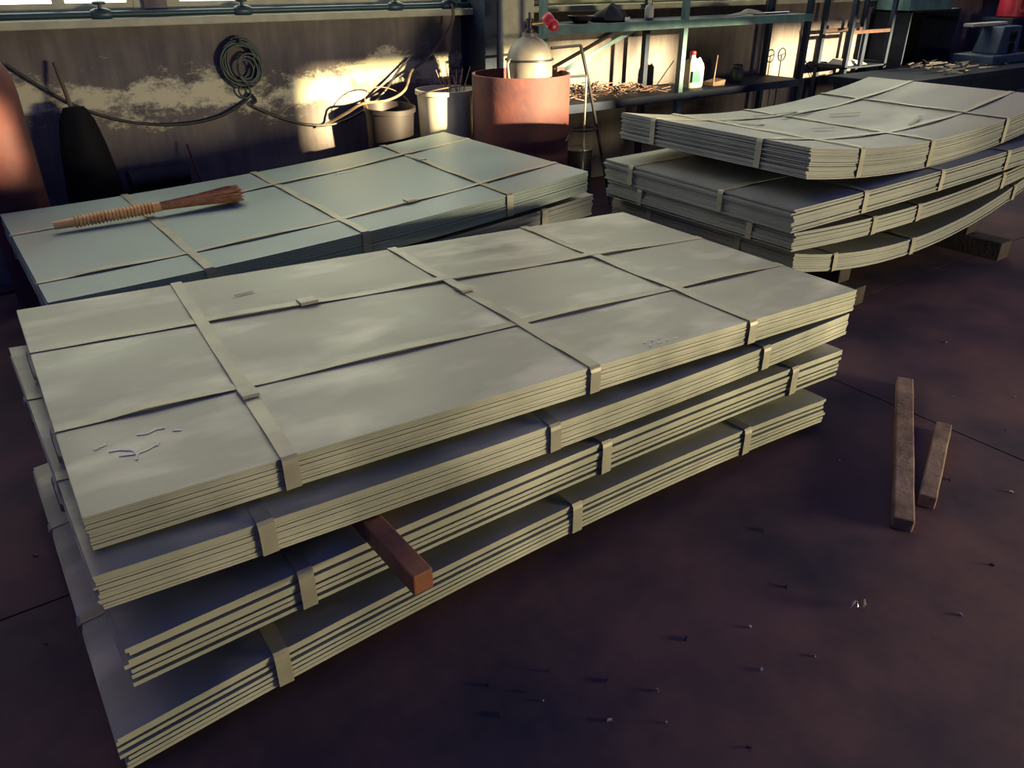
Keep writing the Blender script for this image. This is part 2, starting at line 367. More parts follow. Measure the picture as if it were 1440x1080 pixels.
R1 = Bundle('topmost curved steel sheet bundle of the stack by the rack, strap ends loose on top', 3.075, 2.05, 0, rq(.875, -.15, .069), .135, 20, .0062, G3, m=STEEL_R, L=2.35, W=1.21,
            cross=[(.40, .40), (1.03, 1.05), (1.80, 1.82)], long=[(.27, .25), (.96, .90)], seed=21, jx=.008, jy=.006)
R2 = Bundle('second curved steel sheet bundle down, jutting furthest out of the stack by the rack', 2.955, 2.0, -1.5, rq(.630, .010, .009), .105, 12, .0082, G3, m=STEEL_R, W=1.28,
            cross=[(.52, .52), (1.17, 1.17), (1.82, 1.82)], long=[(.42, .42), (1.06, 1.06)], seed=22, jx=.010, jy=.006)
R3 = Bundle('third curved steel sheet bundle down in the stack by the rack', 2.985, 2.0, 0, rq(.520, -.080, .0435), .088, 10, .0080, G3, m=STEEL_R,
            cross=[(.64, .64), (1.05, 1.05), (1.93, 1.93)], long=[(.24, .24), (.98, .98)], seed=23, jx=.012, jy=.005)
R4 = Bundle('lowest curved steel sheet bundle, on the dark floor blocks by the rack', 3.065, 2.03, 0, rq(.400, -.235, .114), .088, 10, .0080, G3, m=STEEL_R,
            cross=[(.33, .33), (1.05, 1.05), (2.12, 2.12)], long=[(.33, .33), (.95, .95)], seed=24, jx=.005, jy=.004)

# loose strap ends and chalk on the top sheets (parts of their bundle)
def on_top(B, pts, lift=.0015): return [Vector((q, yy, B.top(q)+lift)) for q, yy in pts]
def flatline(B, strokes, wd, m, name, lift=.0008):
    for st in strokes:
        V = []; F = []; P = on_top(B, st, lift); n = len(P)      # one continuous mitred ribbon per stroke
        for i, p in enumerate(P):
            t = (P[min(i+1, n-1)]-P[max(i-1, 0)]).normalized(); sd_ = t.cross(Vector((0, 0, 1))).normalized()*wd/2
            V += [p-sd_, p+sd_, p+sd_+Vector((0, 0, .0012)), p-sd_+Vector((0, 0, .0012))]
        for i in range(n-1):
            for k in range(4): F.append((i*4+k, i*4+(k+1) % 4, i*4+4+(k+1) % 4, i*4+4+k))
        F += [(0, 3, 2, 1), (n*4-4, n*4-3, n*4-2, n*4-1)]
        MB().add(V, F).build(name, m, B.root)
flatline(B1, [[(.085, .225), (.105, .222), (.128, .205), (.135, .185), (.128, .160)], [(.10, .196), (.13, .186), (.155, .190), (.185, .207), (.178, .196)], [(.150, .268), (.172, .262), (.190, .272), (.210, .268)], [(.222, .246), (.240, .238)], [(.06, .25), (.085, .262)]], .0055, CHALK, 'chalk_mark')
flatline(B1, [[(1.50+.035*k, .02+.008*(k % 2)), (1.515+.035*k, .03-.006*(k % 2))] for k in range(4)]+[[(1.50+.03*k, .045), (1.512+.03*k, .05)] for k in range(3)], .0045, CHALK, 'chalk_mark')
flatline(L1, [[(1.56, 1.02), (1.60, 1.0)], [(1.58, 1.03), (1.64, .99)]], .012, CHALK, 'chalk_mark')
flatline(B1, [[(.60, 1.03), (.665, 1.04)]], .006, DKMETAL, 'loose_wire', .004)
flatline(R1, [[(.45, .86), (.62, .74), (.66, .78)]], .03, STRAP, 'loose_strap_end', .010)
flatline(R1, [[(.72, .50), (.86, .46)]], .014, DKMETAL, 'loose_strap_end', .012)
flatline(R1, [[(.80, .95), (1.18, .93)], [(.95, .86), (1.30, .90)]], .016, DKMETAL, 'loose_strap_end', .012)
flatline(R1, [[(1.25, .75), (1.42, .66)], [(1.30, .28), (1.55, .36)]], .016, DKMETAL, 'loose_strap_end', .012)

# timbers holding the stacks
def timber(name, label, cx, y0, y1, z0, z1, wd, m, group=None, rz=0):
    e_ = MB().box(-wd/2, wd/2, 0, y1-y0, 0, z1-z0).build(name, m, bevel=.004); e_.location = (cx, y0, z0); e_.rotation_euler = (0, 0, RAD(rz))
    return tag(e_, label, 'timber', group)
timber('timber_bearer', 'red-brown timber end sticking out between two steel sheet bundles', .575, 1.135, 2.45, B3.top(.56)+.004, B3.top(.56)+.004+.054, .050, WOOD, rz=1.2)
def bearer(lo, up, q, y0, y1, label, wd=.07):
    x = up.world(q, .6).x; ql = (x-lo.x); z0 = max(lo.top(ql-wd/2), lo.top(ql+wd/2))+.008; z1 = min(up.bot(q-wd/2), up.bot(q+wd/2))-.005
    if z1-z0 > .006: timber('timber_bearer', label, x, y0, y1, z0, z1, wd, WOOD_D, 'hidden timbers in the stacks')
for lo, up, n_ in ((B2, B1, 'first'), (B3, B2, 'second'), (B4, B3, 'third')):
    for q in (1.0, 2.25) if lo is not B2 else (.9, 1.6): bearer(lo, up, q, up.y+.22, up.y+1.15, 'dark timber inside a gap of the front stack')
for q in (1.0, 1.5):
    timber('timber_bearer', 'dark timber under the lowest bundle of the front stack', B4.world(q, .6).x, 1.6, 2.5, 0, B4.bot(q)-.008, .09, WOOD_D, 'hidden timbers in the stacks')
bearer(L2, L1, .9, 3.25, 4.2, 'dark timber between the two bundles under the brush')
bearer(L2, L1, 1.7, 3.25, 4.2, 'dark timber between the two bundles under the brush')
for q in (.6, 1.9):
    timber('timber_block', 'dark timber block under the bluish stack', L2.world(q, .6).x, 3.2, 4.25, 0, L2.bot(q)-.012, .16, WOOD_D, 'hidden timbers in the stacks')
for lo, up in ((R2, R1), (R3, R2), (R4, R3)):
    for q in (.7, 1.9): bearer(lo, up, q, 2.3, 3.1, 'dark timber inside a gap of the curved stack')
zb = R4.bot(.62)-.010
timber('timber_block', 'lower dark block under the near part of the curved stack', 3.68, 2.02, 3.15, 0, .10, .11, WOOD_D)
timber('timber_block', 'upper dark block under the near part of the curved stack', 3.68, 2.12, 3.15, .10, zb, .10, WOOD_D)
zb = R4.bot(2.0)-.010
timber('timber_block', 'long dark block jutting out on the floor beside the curved stack', 5.07, 1.93, 3.2, 0, .11, .13, WOOD_D)
timber('timber_block', 'dark block on top of the jutting floor block under the curved stack', 5.07, 2.15, 3.2, .11, zb, .12, WOOD_D)

# loose timbers on the floor
def beam(label, a, b, wd, ht, m):
    a, b = Vector(a), Vector(b); d = b-a; o = MB()
    n = 6; V = []; F = []
    for i in range(n+1):
        x = d.length*i/n; j = .0007*math.sin(i*2.1)
        V += [(x, -wd/2+j, 0), (x, wd/2+j, 0), (x, wd/2+j, ht+j*.6), (x, -wd/2+j, ht-j*.6)]
    for i in range(n):
        for k in range(4): F.append((i*4+k, i*4+(k+1) % 4, i*4+4+(k+1) % 4, i*4+4+k))
    F += [(0, 3, 2, 1), (n*4, n*4+1, n*4+2, n*4+3)]
    o.add(V, F); ob = o.build('timber_beam', m, bevel=.005); ob.location = a; ob.rotation_euler = (0, 0, math.atan2(d.y, d.x)); return tag(ob, label, 'timber')
beam('longer weathered timber lying on the open floor, casting the broad shadow', (2.110, .850, 0), (3.02, 1.375, 0), .062, .045, WOOD_G)
beam('shorter weathered timber lying beside the longer one on the floor', (2.285, .870, 0), (2.79, 1.085, 0), .054, .045, WOOD_G)

# ---------------------------------------------------------------- straw brush on the bluish stack
def brush():
    a = Vector((.285, 3.88, .572)); b = Vector((1.12, 3.86, .604)); d = (b-a); Ln = d.length
    root = thing('straw_brush', 'straw hand brush with bound bamboo handle lying on the bluish sheets', 'brush', a)
    root.rotation_euler = d.to_track_quat('X', 'Z').to_euler()
    MB().tube([(0, 0, 0), (.06, 0, 0), (.45, 0, 0)], [.018, .020, .022], 14).build('handle', BAMBOO, root, True)
    for k in range(22):
        x = .09+k*.0155
        c = [(x+.002*math.sin(t), .0225*math.cos(t), .0225*math.sin(t)) for t in [2*math.pi*i/14 for i in range(14)]]
        MB().tube(c, .0055, 6, True).build('binding', BAMBOO, root, True)
    rnd = random.Random(2); mb = MB()
    for k in range(330):
        an = rnd.uniform(0, 2*math.pi); rr = math.sqrt(rnd.random())
        y0, z0 = .016*rr*math.cos(an), .016*rr*math.sin(an); y1, z1 = .070*rr*math.cos(an), .038*rr*math.sin(an)-.002
        L_ = Ln-.005-rnd.random()*.05
        mb.tube([(.42, y0, z0), (.42+(L_-.42)*.5, y0+(y1-y0)*.38, z0+(z1-z0)*.38), (L_, y1, z1+rnd.uniform(-.002, .002))], [.0032, .0032, .0024], 3)
    o = mb.build('bristles', STRAW, root); o['kind'] = 'stuff'
brush()

# ---------------------------------------------------------------- things along the back wall
# gas cylinder at the left
def gas_cylinder(label, c, r, h, m, cap):
    root = thing('gas_cylinder', label, 'gas cylinder', c)
    MB().lathe([(r*.9, 0), (r, .02), (r, h*.80), (r*.97, h*.84), (r*.85, h*.89), (r*.62, h*.94), (r*.36, h*.975), (r*.30, h)], n=36).build('body', m, root, True)
    v = MB().lathe([(.022, h), (.022, h+.03), (.015, h+.035), (.015, h+.07)], n=16).build('valve', BRASS, root, True)
    MB().lathe([(.012, h+.07), (.04, h+.075), (.045, h+.10), (.035, h+.125), (.012, h+.13)], n=20).build('handwheel', cap, v, True)
    return root
gas_cylinder('tall rust-red gas cylinder with a red cap standing against the wall', (.215, 4.62, 0), .135, 1.30, RUSTY, RED)
# black broom leaning
root = thing('broom', 'black-bristled broom leaning on the wall beside the rust-red cylinder', 'broom', (.60, 4.78, 0))
MB().tube([(.0, .02, .80), (-.02, .19, 1.14)], .011, 10).build('handle', CABLE_T, root, True)
V = [];F = []
prof = [(.05, .03, .93), (.085, .045, .86), (.11, .06, .72), (.135, .07, .5), (.155, .075, .25), (.165, .08, 0.0)]
mb = MB(); n = 20
for w_, d_, z in prof:
    for k in range(n):
        a = 2*math.pi*k/n; j = 1+.06*math.sin(k*5.0+z*3); V.append((w_*math.cos(a)*j, d_*math.sin(a)*j-.02+z*.08, z))
for i in range(len(prof)-1):
    for k in range(n): F.append((i*n+k, i*n+(k+1) % n, (i+1)*n+(k+1) % n, (i+1)*n+k))
F += [tuple(range(n)), tuple((len(prof)-1)*n+k for k in range(n))]
mb.add(V, F).build('bristles', BLACK, root, True)
# hose coil on the wall with its hook
root = thing('hose_coil', 'dark green hose coiled up and hung on the plaster wall', 'hose', (1.565, WY-.02, 1.08))
rnd = random.Random(4); mb = MB()
for k in range(8):
    rx = .112+rnd.uniform(-.022, .016); rz = .130+rnd.uniform(-.024, .014); cx = rnd.uniform(-.022, .022); cz = rnd.uniform(-.016, .016); yy = -.012-.006*(k % 4)
    mb.tube([(cx+rx*math.cos(t), yy+.006*math.sin(2*t+k), cz+rz*math.sin(t)) for t in [2*math.pi*i/30 for i in range(30)]], .0065, 6, True)
for k in range(3):
    rx = .045+.014*k
    mb.tube([(.022+.012*k+rx*math.cos(t), -.036, -.035+rx*1.2*math.sin(t)) for t in [2*math.pi*i/22 for i in range(22)]], .006, 6, True)
mb.tube(spline([(-.01, -.02, -.12), (-.035, -.02, -.16), (.0, -.025, -.20), (.035, -.02, -.17), (.02, -.02, -.12)]), .0065, 6)
mb.build('coil', HOSE_G, root, True)
MB().tube([(0, .02, .115), (0, -.05, .118), (0, -.055, .135)], .006, 8).build('hook', DKMETAL, root, True)
def cord(label, pts, r, m, cat='cable', name='cable'):
    return tag(MB().tube(spline(pts, 10), r, 7).build(name, m, smooth=True), label, cat)
Y = WY-.025
cord('black cable sagging along the wall past the hose coil', [(.36, Y, 1.14), (.47, Y, 1.04), (.61, Y, .93), (.78, Y, .84), (.97, Y, .785), (1.20, Y, .765), (1.40, Y, .79), (1.56, Y, .86), (1.60, Y, .90), (1.63, Y, .86), (1.60, Y-.012, .835), (1.72, Y, .77), (1.86, Y, .71), (2.0, Y-.01, .68), (2.14, Y-.02, .68), (2.30, Y-.06, .74), (2.45, Y-.1, .85), (2.6, Y-.03, .96), (2.72, Y, 1.05)], .0085, CABLE)
cord('tan cable rising from the pails to the green valve on the sill', [(2.0, Y, .665), (2.08, Y-.03, .69), (2.15, 4.84, .76), (2.22, 4.74, .822), (2.38, 4.70, .835), (2.54, 4.76, .88), (2.70, Y-.06, .97), (2.84, Y-.03, 1.04), (2.97, Y-.03, 1.16), (3.03, Y-.08, 1.28), (3.02, Y-.08, 1.37)], .0085, CABLE_T)
# green pipe along the sill with two valves
root = thing('sill_pipe', 'dark green pipe with valves running along the window sill', 'pipe', (0, WY-.06, 1.362))
MB().tube([(-1.5, 0, 0), (1.0, 0, 0), (3.2, 0, 0)], .0165, 12).build('pipe', PIPE_G, root, True)
for x in (.86, 3.02, 1.62, 2.62):
    v = MB().tube([(x-.05, 0, 0), (x-.03, 0, 0), (x+.03, 0, 0), (x+.05, 0, 0)], [.022, .030, .030, .022], 12).build('valve', PIPE_G, root, True)
    MB().lathe([(.010, .02), (.010, .045), (.032, .048), (.034, .06), (.02, .066)], (x, 0, 0), 16).build('valve_knob', PIPE_G, v, True)
# a second dark pipe on the sill behind the rack
tag(MB().tube([(3.6, WY-.06, 1.40), (5, WY-.06, 1.40), (7.2, WY-.06, 1.40)], .022, 10).build('sill_pipe', NAVY, smooth=True), 'dark blue pipe on the sill behind the storage rack', 'pipe')
# rod and dark pipe behind the bluish stack
tag(MB().tube([(1.16, 4.94, .66), (1.20, 4.80, .30), (1.235, 4.72, .0)], .008, 8).build('steel_rod', RUSTY, smooth=True), 'thin rusty rod leaning on the wall behind the straw brush', 'rod')
tag(MB().lathe([(.05, 0), (.06, .0), (.06, .33), (.05, .33)], n=20).build('pipe_offcut', DKMETAL, smooth=True), 'dark pipe offcut lying along the wall foot', 'pipe')
o = bpy.data.objects['pipe_offcut']; o.rotation_euler = (0, RAD(90), RAD(3)); o.location = (.80, 4.92, .497)
tag(MB().box(.79, 1.13, 4.80, 5.02, 0, .435).build('crate', WOOD_D, bevel=.01), 'dark wooden crate carrying the pipe offcut by the wall', 'crate')
# brown pail (tilted), white bucket with twigs
def pail(name, label, c, rb, rt, h, m, tilt=(0, 0)):
    root = thing(name, label, 'bucket', c); root.rotation_euler = (RAD(tilt[0]), RAD(tilt[1]), 0)
    MB().lathe([(rb*.9, 0), (rb, .01), (rt, h-.03), (rt+.012, h-.028), (rt+.012, h), (rt-.004, h), (rt-.008, h-.02), (rb-.006, .02)], n=36).build('body', m, root, True)
    return root
p = pail('brown_pail', 'dark brown plastic pail standing beside the white bucket', (2.39, 4.76, 0), .125, .155, .80, BROWNP, (4, 0))
MB().tube([(.155*math.cos(t), .155*math.sin(t), .80+.13*math.sin(t)*0+.09*math.sin(math.pi*(t/math.pi))) for t in [math.pi*i/14 for i in range(15)]], .004, 6).build('bail_handle', CABLE_T, p, True)
MB().box(-.2, .2, -.19, .19, 0, .10)
p = pail('white_bucket', 'tall white plastic bucket with dry twigs beside the rusty drum', (2.76, 4.62, 0), .155, .185, .885, WHITEP)
MB().tube([(.196*math.cos(t), .196*math.sin(t), .86-.06*math.sin(t)) for t in [math.pi+math.pi*i/14 for i in range(15)]], .004, 6).build('bail_handle', CABLE_T, p, True)
rnd = random.Random(9)
for k in range(14):
    a = rnd.uniform(0, 6.28); x0, y0 = .06+.03*math.cos(a), .03*math.sin(a); h = rnd.uniform(.95, 1.08)
    b_ = tag(MB().tube(spline([(x0+2.76, y0+4.62, .12), (x0*1.2+2.76, y0*1.3+4.62, .7), (2.76+x0+rnd.uniform(-.09, .10), 4.62+y0+rnd.uniform(-.06, .06), h)], 5), .0035, 5).build('twig', TWIG), 'dry twig standing in the tall white bucket', 'twig', 'dry twigs in the white bucket')
# rusty drum
root = thing('steel_drum', 'rusty red open steel drum holding the grey gas cylinder', 'drum', (3.085, 4.22, 0))
r = .312; h = .995
MB().lathe([(r-.006, 0), (r, .0), (r, h), (r-.012, h), (r-.012, .03), (0.01, .03)], n=48, caps=False).build('shell', RUSTY, root, True)
MB().lathe([(r-.008, -.0), (r-.008, .03), ], n=48).build('bottom', RUST_D, root, True)
MB().tube([(.235, -.205, .62), (.16, -.27, .60)], .006, 6).build('scratch_bead', CREAM, root, True)
MB().box(.27, .33, -.03, -.01, .985, 1.01).build('lug', RUSTY, root)
# grey gas cylinder in the drum
root = thing('gas_cylinder', 'grey dome-topped gas cylinder standing inside the rusty drum', 'gas cylinder', (3.12, 4.18, .031))
r = .145
MB().lathe([(r*.9, 0), (r, .03), (r, 1.00), (r*.985, 1.04), (r*.92, 1.085), (r*.78, 1.125), (r*.58, 1.155), (r*.36, 1.17), (.045, 1.175), (.045, 1.195)], n=40).build('body', GREYP, root, True)
v = MB().lathe([(.03, 1.195), (.03, 1.215), (.017, 1.22), (.017, 1.26), (.024, 1.262), (.024, 1.275), (.008, 1.28), (.008, 1.31)], n=16).build('valve', DKMETAL, root, True)
MB().tube([(.015, 0, 1.245), (.085, -.02, 1.25)], .010, 10).build('outlet', BRASS, v, True)
k_ = MB().lathe([(.01, 0), (.035, .003), (.042, .02), (.042, .05), (.028, .065), (.01, .068)], n=20).build('red_knob', RED, root, True)
k_.location = (.10, -.02, 1.245); k_.rotation_euler = (RAD(20), RAD(50), 0)
k_ = MB().lathe([(.01, 0), (.03, .003), (.036, .02), (.036, .04), (.022, .055), (.01, .058)], n=20).build('red_knob', RED, root, True)
k_.location = (.135, -.03, 1.225); k_.rotation_euler = (RAD(60), RAD(40), 0)
MB().tube([((r+.004)*math.cos(t), (r+.004)*math.sin(t), 1.045) for t in [2*math.pi*i/30 for i in range(30)]], .006, 6, True).build('band', DKMETAL, root, True)
MB().tube([(-.145, .0, 1.05), (-.175, -.01, 1.03), (-.165, -.01, .95), (-.145, 0, .92)], .008, 8).build('side_handle', GREYP, root, True)
# rod stand to the right of the drum
root = thing('rod_stand', 'bent steel rod stand leaning beside the rusty drum', 'stand', (3.5, 4.2, 0))
MB().tube([(-.19, .0, 1.13), (.055, .0, 1.135)], .009, 8).build('top_rod', DKMETAL, root, True)
MB().tube([(.055, 0, 1.135), (.15, 0, .86), (.45, .05, .0)], .011, 8).build('leg', DKMETAL, root, True)
MB().tube([(-.06, 0, .95), (.12, 0, .945)], .008, 8).build('cross_rod', DKMETAL, root, True)
MB().tube([(.115, 0, .945), (.11, 0, .0)], .007, 8).build('leg', SILVER, root, True)
MB().tube([(.11+.10*math.cos(t), .07*math.sin(t), .60) for t in [2*math.pi*i/20 for i in range(20)]], .006, 6, True).build('ring', DKMETAL, root, True)
# paint can
root = thing('paint_can', 'small dark paint can with a pale lid on the floor under the rack', 'can', (4.06, 4.78, 0))
MB().lathe([(.105, 0), (.11, .005), (.11, .32), (.105, .325)], n=28).build('body', DKMETAL, root, True)
MB().lathe([(.11, .325), (.114, .327), (.114, .338), (.09, .34), (.085, .332)], n=28).build('lid', SILVER, root, True)

# ---------------------------------------------------------------- storage rack
root = thing('storage_rack', 'teal steel storage rack along the wall with jug and scrap', 'rack', (3.45, 4.45, 0))
xs_ = (0, 1.35, 2.88)
for x in xs_:
    for y in (0, .40):
        m_ = TEAL if y == 0 and x < 2 else NAVY  # right post darker: its shade is put into the colour
        p = MB().box(x-.022, x+.022, y-.005, y+.001, 0, 2.1).box(x-.022, x-.016, y, y+.04, 0, 2.1).build('post', m_, root)
for z, in ((.72,), (1.24,), (1.78,)):
    MB().box(-.01, 2.90, .005, .43, z-.012, z).build('shelf_board', NAVY, root)
    MB().box(-.02, 2.90, -.012, -.006, z-.055, z+.004).build('front_rail', TEAL if z > 1 else NAVY, root)  # lower rail takes the dark tone, shade put into its colour
    MB().box(-.02, 2.90, .44, .446, z-.05, z+.004).build('back_rail', NAVY, root)
    for x in xs_: MB().box(x+.016, x+.022, .0, .43, z-.05, z-.012).build('end_rail', NAVY, root)
MB().bar((.02, .41, .73), (1.33, .41, 1.2), .03, .006, (0, 1, 0)).build('brace', TEAL, root)
def ron(x, y=0): return (3.45+x, 4.45+y)
# scrap pile (nobody could count it)
rnd = random.Random(12); mb = MB()
for k in range(230):
    x = rnd.uniform(.08, 1.26); y = rnd.uniform(.03, .40); hh = .075*math.exp(-((x-.7)/.6)**2); z = .726+rnd.random()*hh
    a = rnd.uniform(0, 6.28); l = rnd.uniform(.03, .11); d_ = Vector((math.cos(a)*l, math.sin(a)*l*.4, rnd.uniform(-.015, .03)))
    c = Vector((3.45+x, 4.45+y, z+.008)); mb.bar(c-d_/2, c+d_/2, rnd.uniform(.006, .016), .006)
o = mb.build('metal_offcuts', mat('scrap_rust', (.20, .10, .07), (.05, .035, .04), rough=.6, metal=.2, scale=14), None); tag(o, 'heap of rusty metal offcuts on the lower rack shelf', 'scrap', kind='stuff')
# jug
root = thing('plastic_jug', 'white plastic jug with a green label on the lower rack shelf', 'jug', (5.13, 4.63, .721))
V = []; F = []; n = 24
prof = [(.0, .92), (.012, 1), (.15, 1), (.18, .93), (.205, .7), (.215, .42), (.225, .28), (.245, .26)]
for z, k0 in prof:
    for k in range(n):
        a = 2*math.pi*k/n; cx = math.copysign(abs(math.cos(a))**.55, math.cos(a)); cy = math.copysign(abs(math.sin(a))**.55, math.sin(a)); off = (1-k0)*.03
        V.append((.085*cx*k0-off, .06*cy*k0, z))
for i in range(len(prof)-1):
    for k in range(n): F.append((i*n+k, i*n+(k+1) % n, (i+1)*n+(k+1) % n, (i+1)*n+k))
F += [tuple(reversed(range(n))), tuple((len(prof)-1)*n+k for k in range(n))]
MB().add(V, F).build('body', WHITEP, root, True)
MB().lathe([(.022, .245), (.024, .25), (.024, .272), (.02, .275)], (-.022, 0, 0), 18).build('cap', RED, root, True)
MB().box(-.07, .02, -.0625, -.0605, .045, .13).build('label', GREENL, root)
MB().tube([(.03, 0, .20), (.06, 0, .215), (.082, 0, .19), (.082, 0, .10)], .011, 8).build('grip', WHITEP, root, True)
tag(MB().tube([(5.26, 4.52, .735), (5.44, 4.66, .945)], .006, 8).build('stick', WOOD_G, smooth=True), 'thin pale stick leaning on the lower rack shelf', 'stick')
tag(MB().add([(0, 0, 0), (.14, 0, 0), (.14, .12, 0), (0, .12, 0), (.01, .01, .03), (.15, .0, .045), (.14, .11, .05), (.0, .11, .03)], [(0, 3, 2, 1), (4, 5, 6, 7), (0, 1, 5, 4), (1, 2, 6, 5), (2, 3, 7, 6), (3, 0, 4, 7)]).build('wood_scrap', WOOD_G, bevel=.004), 'pale wood scrap on the lower rack shelf next to the stick', 'scrap').location = (5.30, 4.55, .722)
root = thing('glass_jar', 'dark capped jar on the lower rack shelf', 'jar', (5.72, 4.66, .722))
MB().lathe([(.05, 0), (.055, .006), (.055, .09), (.04, .11), (.035, .115)], n=24).build('body', HOSE_G, root, True)
MB().lathe([(.038, .112), (.04, .114), (.04, .135), (.036, .138)], n=24).build('cap', DKMETAL, root, True)
# top shelf things
root = thing('cloth_bag', 'dark crumpled cloth bag on the upper rack shelf', 'bag', (4.17, 4.62, 1.243))
V = []; F = []; n = 18
prof = [(0, 1.0), (.03, 1.08), (.06, .85), (.085, .55), (.105, .18)]
for z, k0 in prof:
    for k in range(n):
        a = 2*math.pi*k/n; j = k0*(1+.12*math.sin(3*a+z*30)+.07*math.sin(7*a)); V.append((.14*j*math.cos(a)+z*.25, .10*j*math.sin(a), z*(1+.12*math.sin(2*a))))
for i in range(len(prof)-1):
    for k in range(n): F.append((i*n+k, i*n+(k+1) % n, (i+1)*n+(k+1) % n, (i+1)*n+k))
F += [tuple(reversed(range(n))), tuple((len(prof)-1)*n+k for k in range(n))]
MB().add(V, F).build('body', CLOTH, root, True)
MB().box(.04, .09, -.125, -.118, .005, .03).build('tag_patch', PAPER, root)
tag(MB().lathe([(.05, 0), (.09, .035), (.095, .045), (.09, .045), (.05, .008)], n=28).build('bowl', DKMETAL, smooth=True), 'shallow dark bowl on the upper rack shelf', 'bowl').location = (3.90, 4.62, 1.242)
root = thing('bottle', 'small clear bottle on the upper rack shelf by the post', 'bottle', (4.55, 4.60, 1.242))
MB().lathe([(.03, 0), (.034, .005), (.034, .075), (.028, .092), (.013, .104), (.012, .12)], n=20).build('body', PAPER, root, True)
MB().lathe([(.015, .115), (.015, .135)], n=16).build('cap', WHITEP, root, True)
tag(MB().tube(spline([(5.30, 4.50, 1.252), (5.5, 4.52, 1.262), (5.62, 4.56, 1.275), (5.72, 4.53, 1.265), (5.80, 4.52, 1.255)]), [.004+.014*math.sin(math.pi*i/40) for i in range(41)], 8).build('rag', PAPER, smooth=True), 'pale twisted rag at the edge of the upper rack shelf', 'rag')
tag(MB().tube([(5.75, 4.6, 1.250), (6.25, 4.62, 1.250)], .008, 8).build('steel_rod', SILVER, smooth=True), 'bright steel rod on the upper rack shelf', 'rod')
# wall valve wheel behind the rack
root = thing('valve_wheel', 'small wire valve wheel on a thin stem by the wall', 'valve', (6.66, 4.93, 0))
MB().tube([(.055*math.cos(t), 0, .87+.055*math.sin(t)) for t in [2*math.pi*i/24 for i in range(24)]], .006, 6, True).build('wheel', DKMETAL, root, True)
MB().tube([(-.05, 0, .86), (.05, 0, .88)], .005, 6).build('spoke', DKMETAL, root, True)
MB().tube([(0, 0, 0), (0, 0, .87)], .007, 8).build('stem', DKMETAL, root, True)
# leaning thin cord and rod on wall right of rack
cord('thin dark wire hanging on the sunlit wall beside the rack', [(7.02, WY-.02, 1.06), (7.10, WY-.02, .85), (7.28, WY-.02, .66), (7.42, WY-.02, .5)], .005, CABLE, 'wire', 'wire')

# ---------------------------------------------------------------- tall frame and bench at the right
root = thing('equipment_stand', 'tall dark steel stand standing at the end of the workbench', 'frame', (7.2, 4.6, 0))
for x in (0, .66):
    for y in (0, .30): MB().box(x-.02, x+.02, y-.02, y+.02, 0, 2.0).build('post', NAVY, root)
for y in (0, .30):
    MB().box(.02, .64, y-.015, y+.015, 1.04, 1.07).build('rail', RUST_D, root); MB().box(.02, .64, y-.015, y+.015, 1.9, 1.94).build('rail', NAVY, root)
MB().box(.25, .30, .0, .03, .75, 1.04).build('upright', NAVY, root)
for x in (0, .66): MB().box(x-.015, x+.015, .02, .28, .74, .77).build('rail', NAVY, root)
MB().box(-.02, .68, -.02, .32, .735, .75).build('tray', NAVY, root)
tag(MB().add([(0, 0, 0), (.40, -.02, 0), (.42, .18, 0), (.02, .2, 0), (.04, .03, .05), (.33, .02, .03), (.36, .15, .04), (.06, .16, .06)], [(0, 3, 2, 1), (4, 5, 6, 7), (0, 1, 5, 4), (1, 2, 6, 5), (2, 3, 7, 6), (3, 0, 4, 7)]).build('metal_tray', PAPER, bevel=.008), 'pale folded sheet on the tray of the tall dark frame', 'tray').location = (7.26, 4.66, .751)
tag(MB().tube([(7.48, 4.72, 1.071), (7.56, 4.78, 1.075)], .028, 12).build('roll', CLOTH, smooth=True), 'small dark roll on the middle rail of the tall frame', 'roll').location.z = .028

root = thing('workbench', 'dark heavy workbench littered with metal scrap', 'workbench', (6.75, 3.75, 0))
MB().box(0, 4.6, 0, .70, .66, .72).build('bench_top', NAVY, root, bevel=.006)
MB().box(.03, 4.57, .03, .06, .50, .66).build('apron', NAVY, root)
for x in (.08, 1.6, 3.1, 4.5):
    for y in (.08, .62): MB().box(x-.04, x+.04, y-.04, y+.04, 0, .66).build('leg', NAVY, root)
rnd = random.Random(31); mb = MB()
for k in range(150):
    x = rnd.uniform(.9, 4.5); y = rnd.uniform(.05, .66); z = .725+rnd.random()*.05; a = rnd.uniform(-.5, .5)+(0 if rnd.random() < .8 else 1.5); l = rnd.uniform(.05, .35)
    if 1.75 < x < 3.55 and y > .08: continue
    c = Vector((6.75+x, 3.75+y, z+.008)); d_ = Vector((math.cos(a)*l, math.sin(a)*l*.5, rnd.uniform(-.01, .02))); mb.bar(c-d_/2, c+d_/2, rnd.uniform(.01, .03), .010)
tag(mb.build('metal_offcuts', mat('scrap_dark', (.10, .10, .11), (.03, .03, .035), rough=.4, metal=.6, scale=14)), 'dark bars and offcuts strewn over the workbench', 'scrap', kind='stuff')
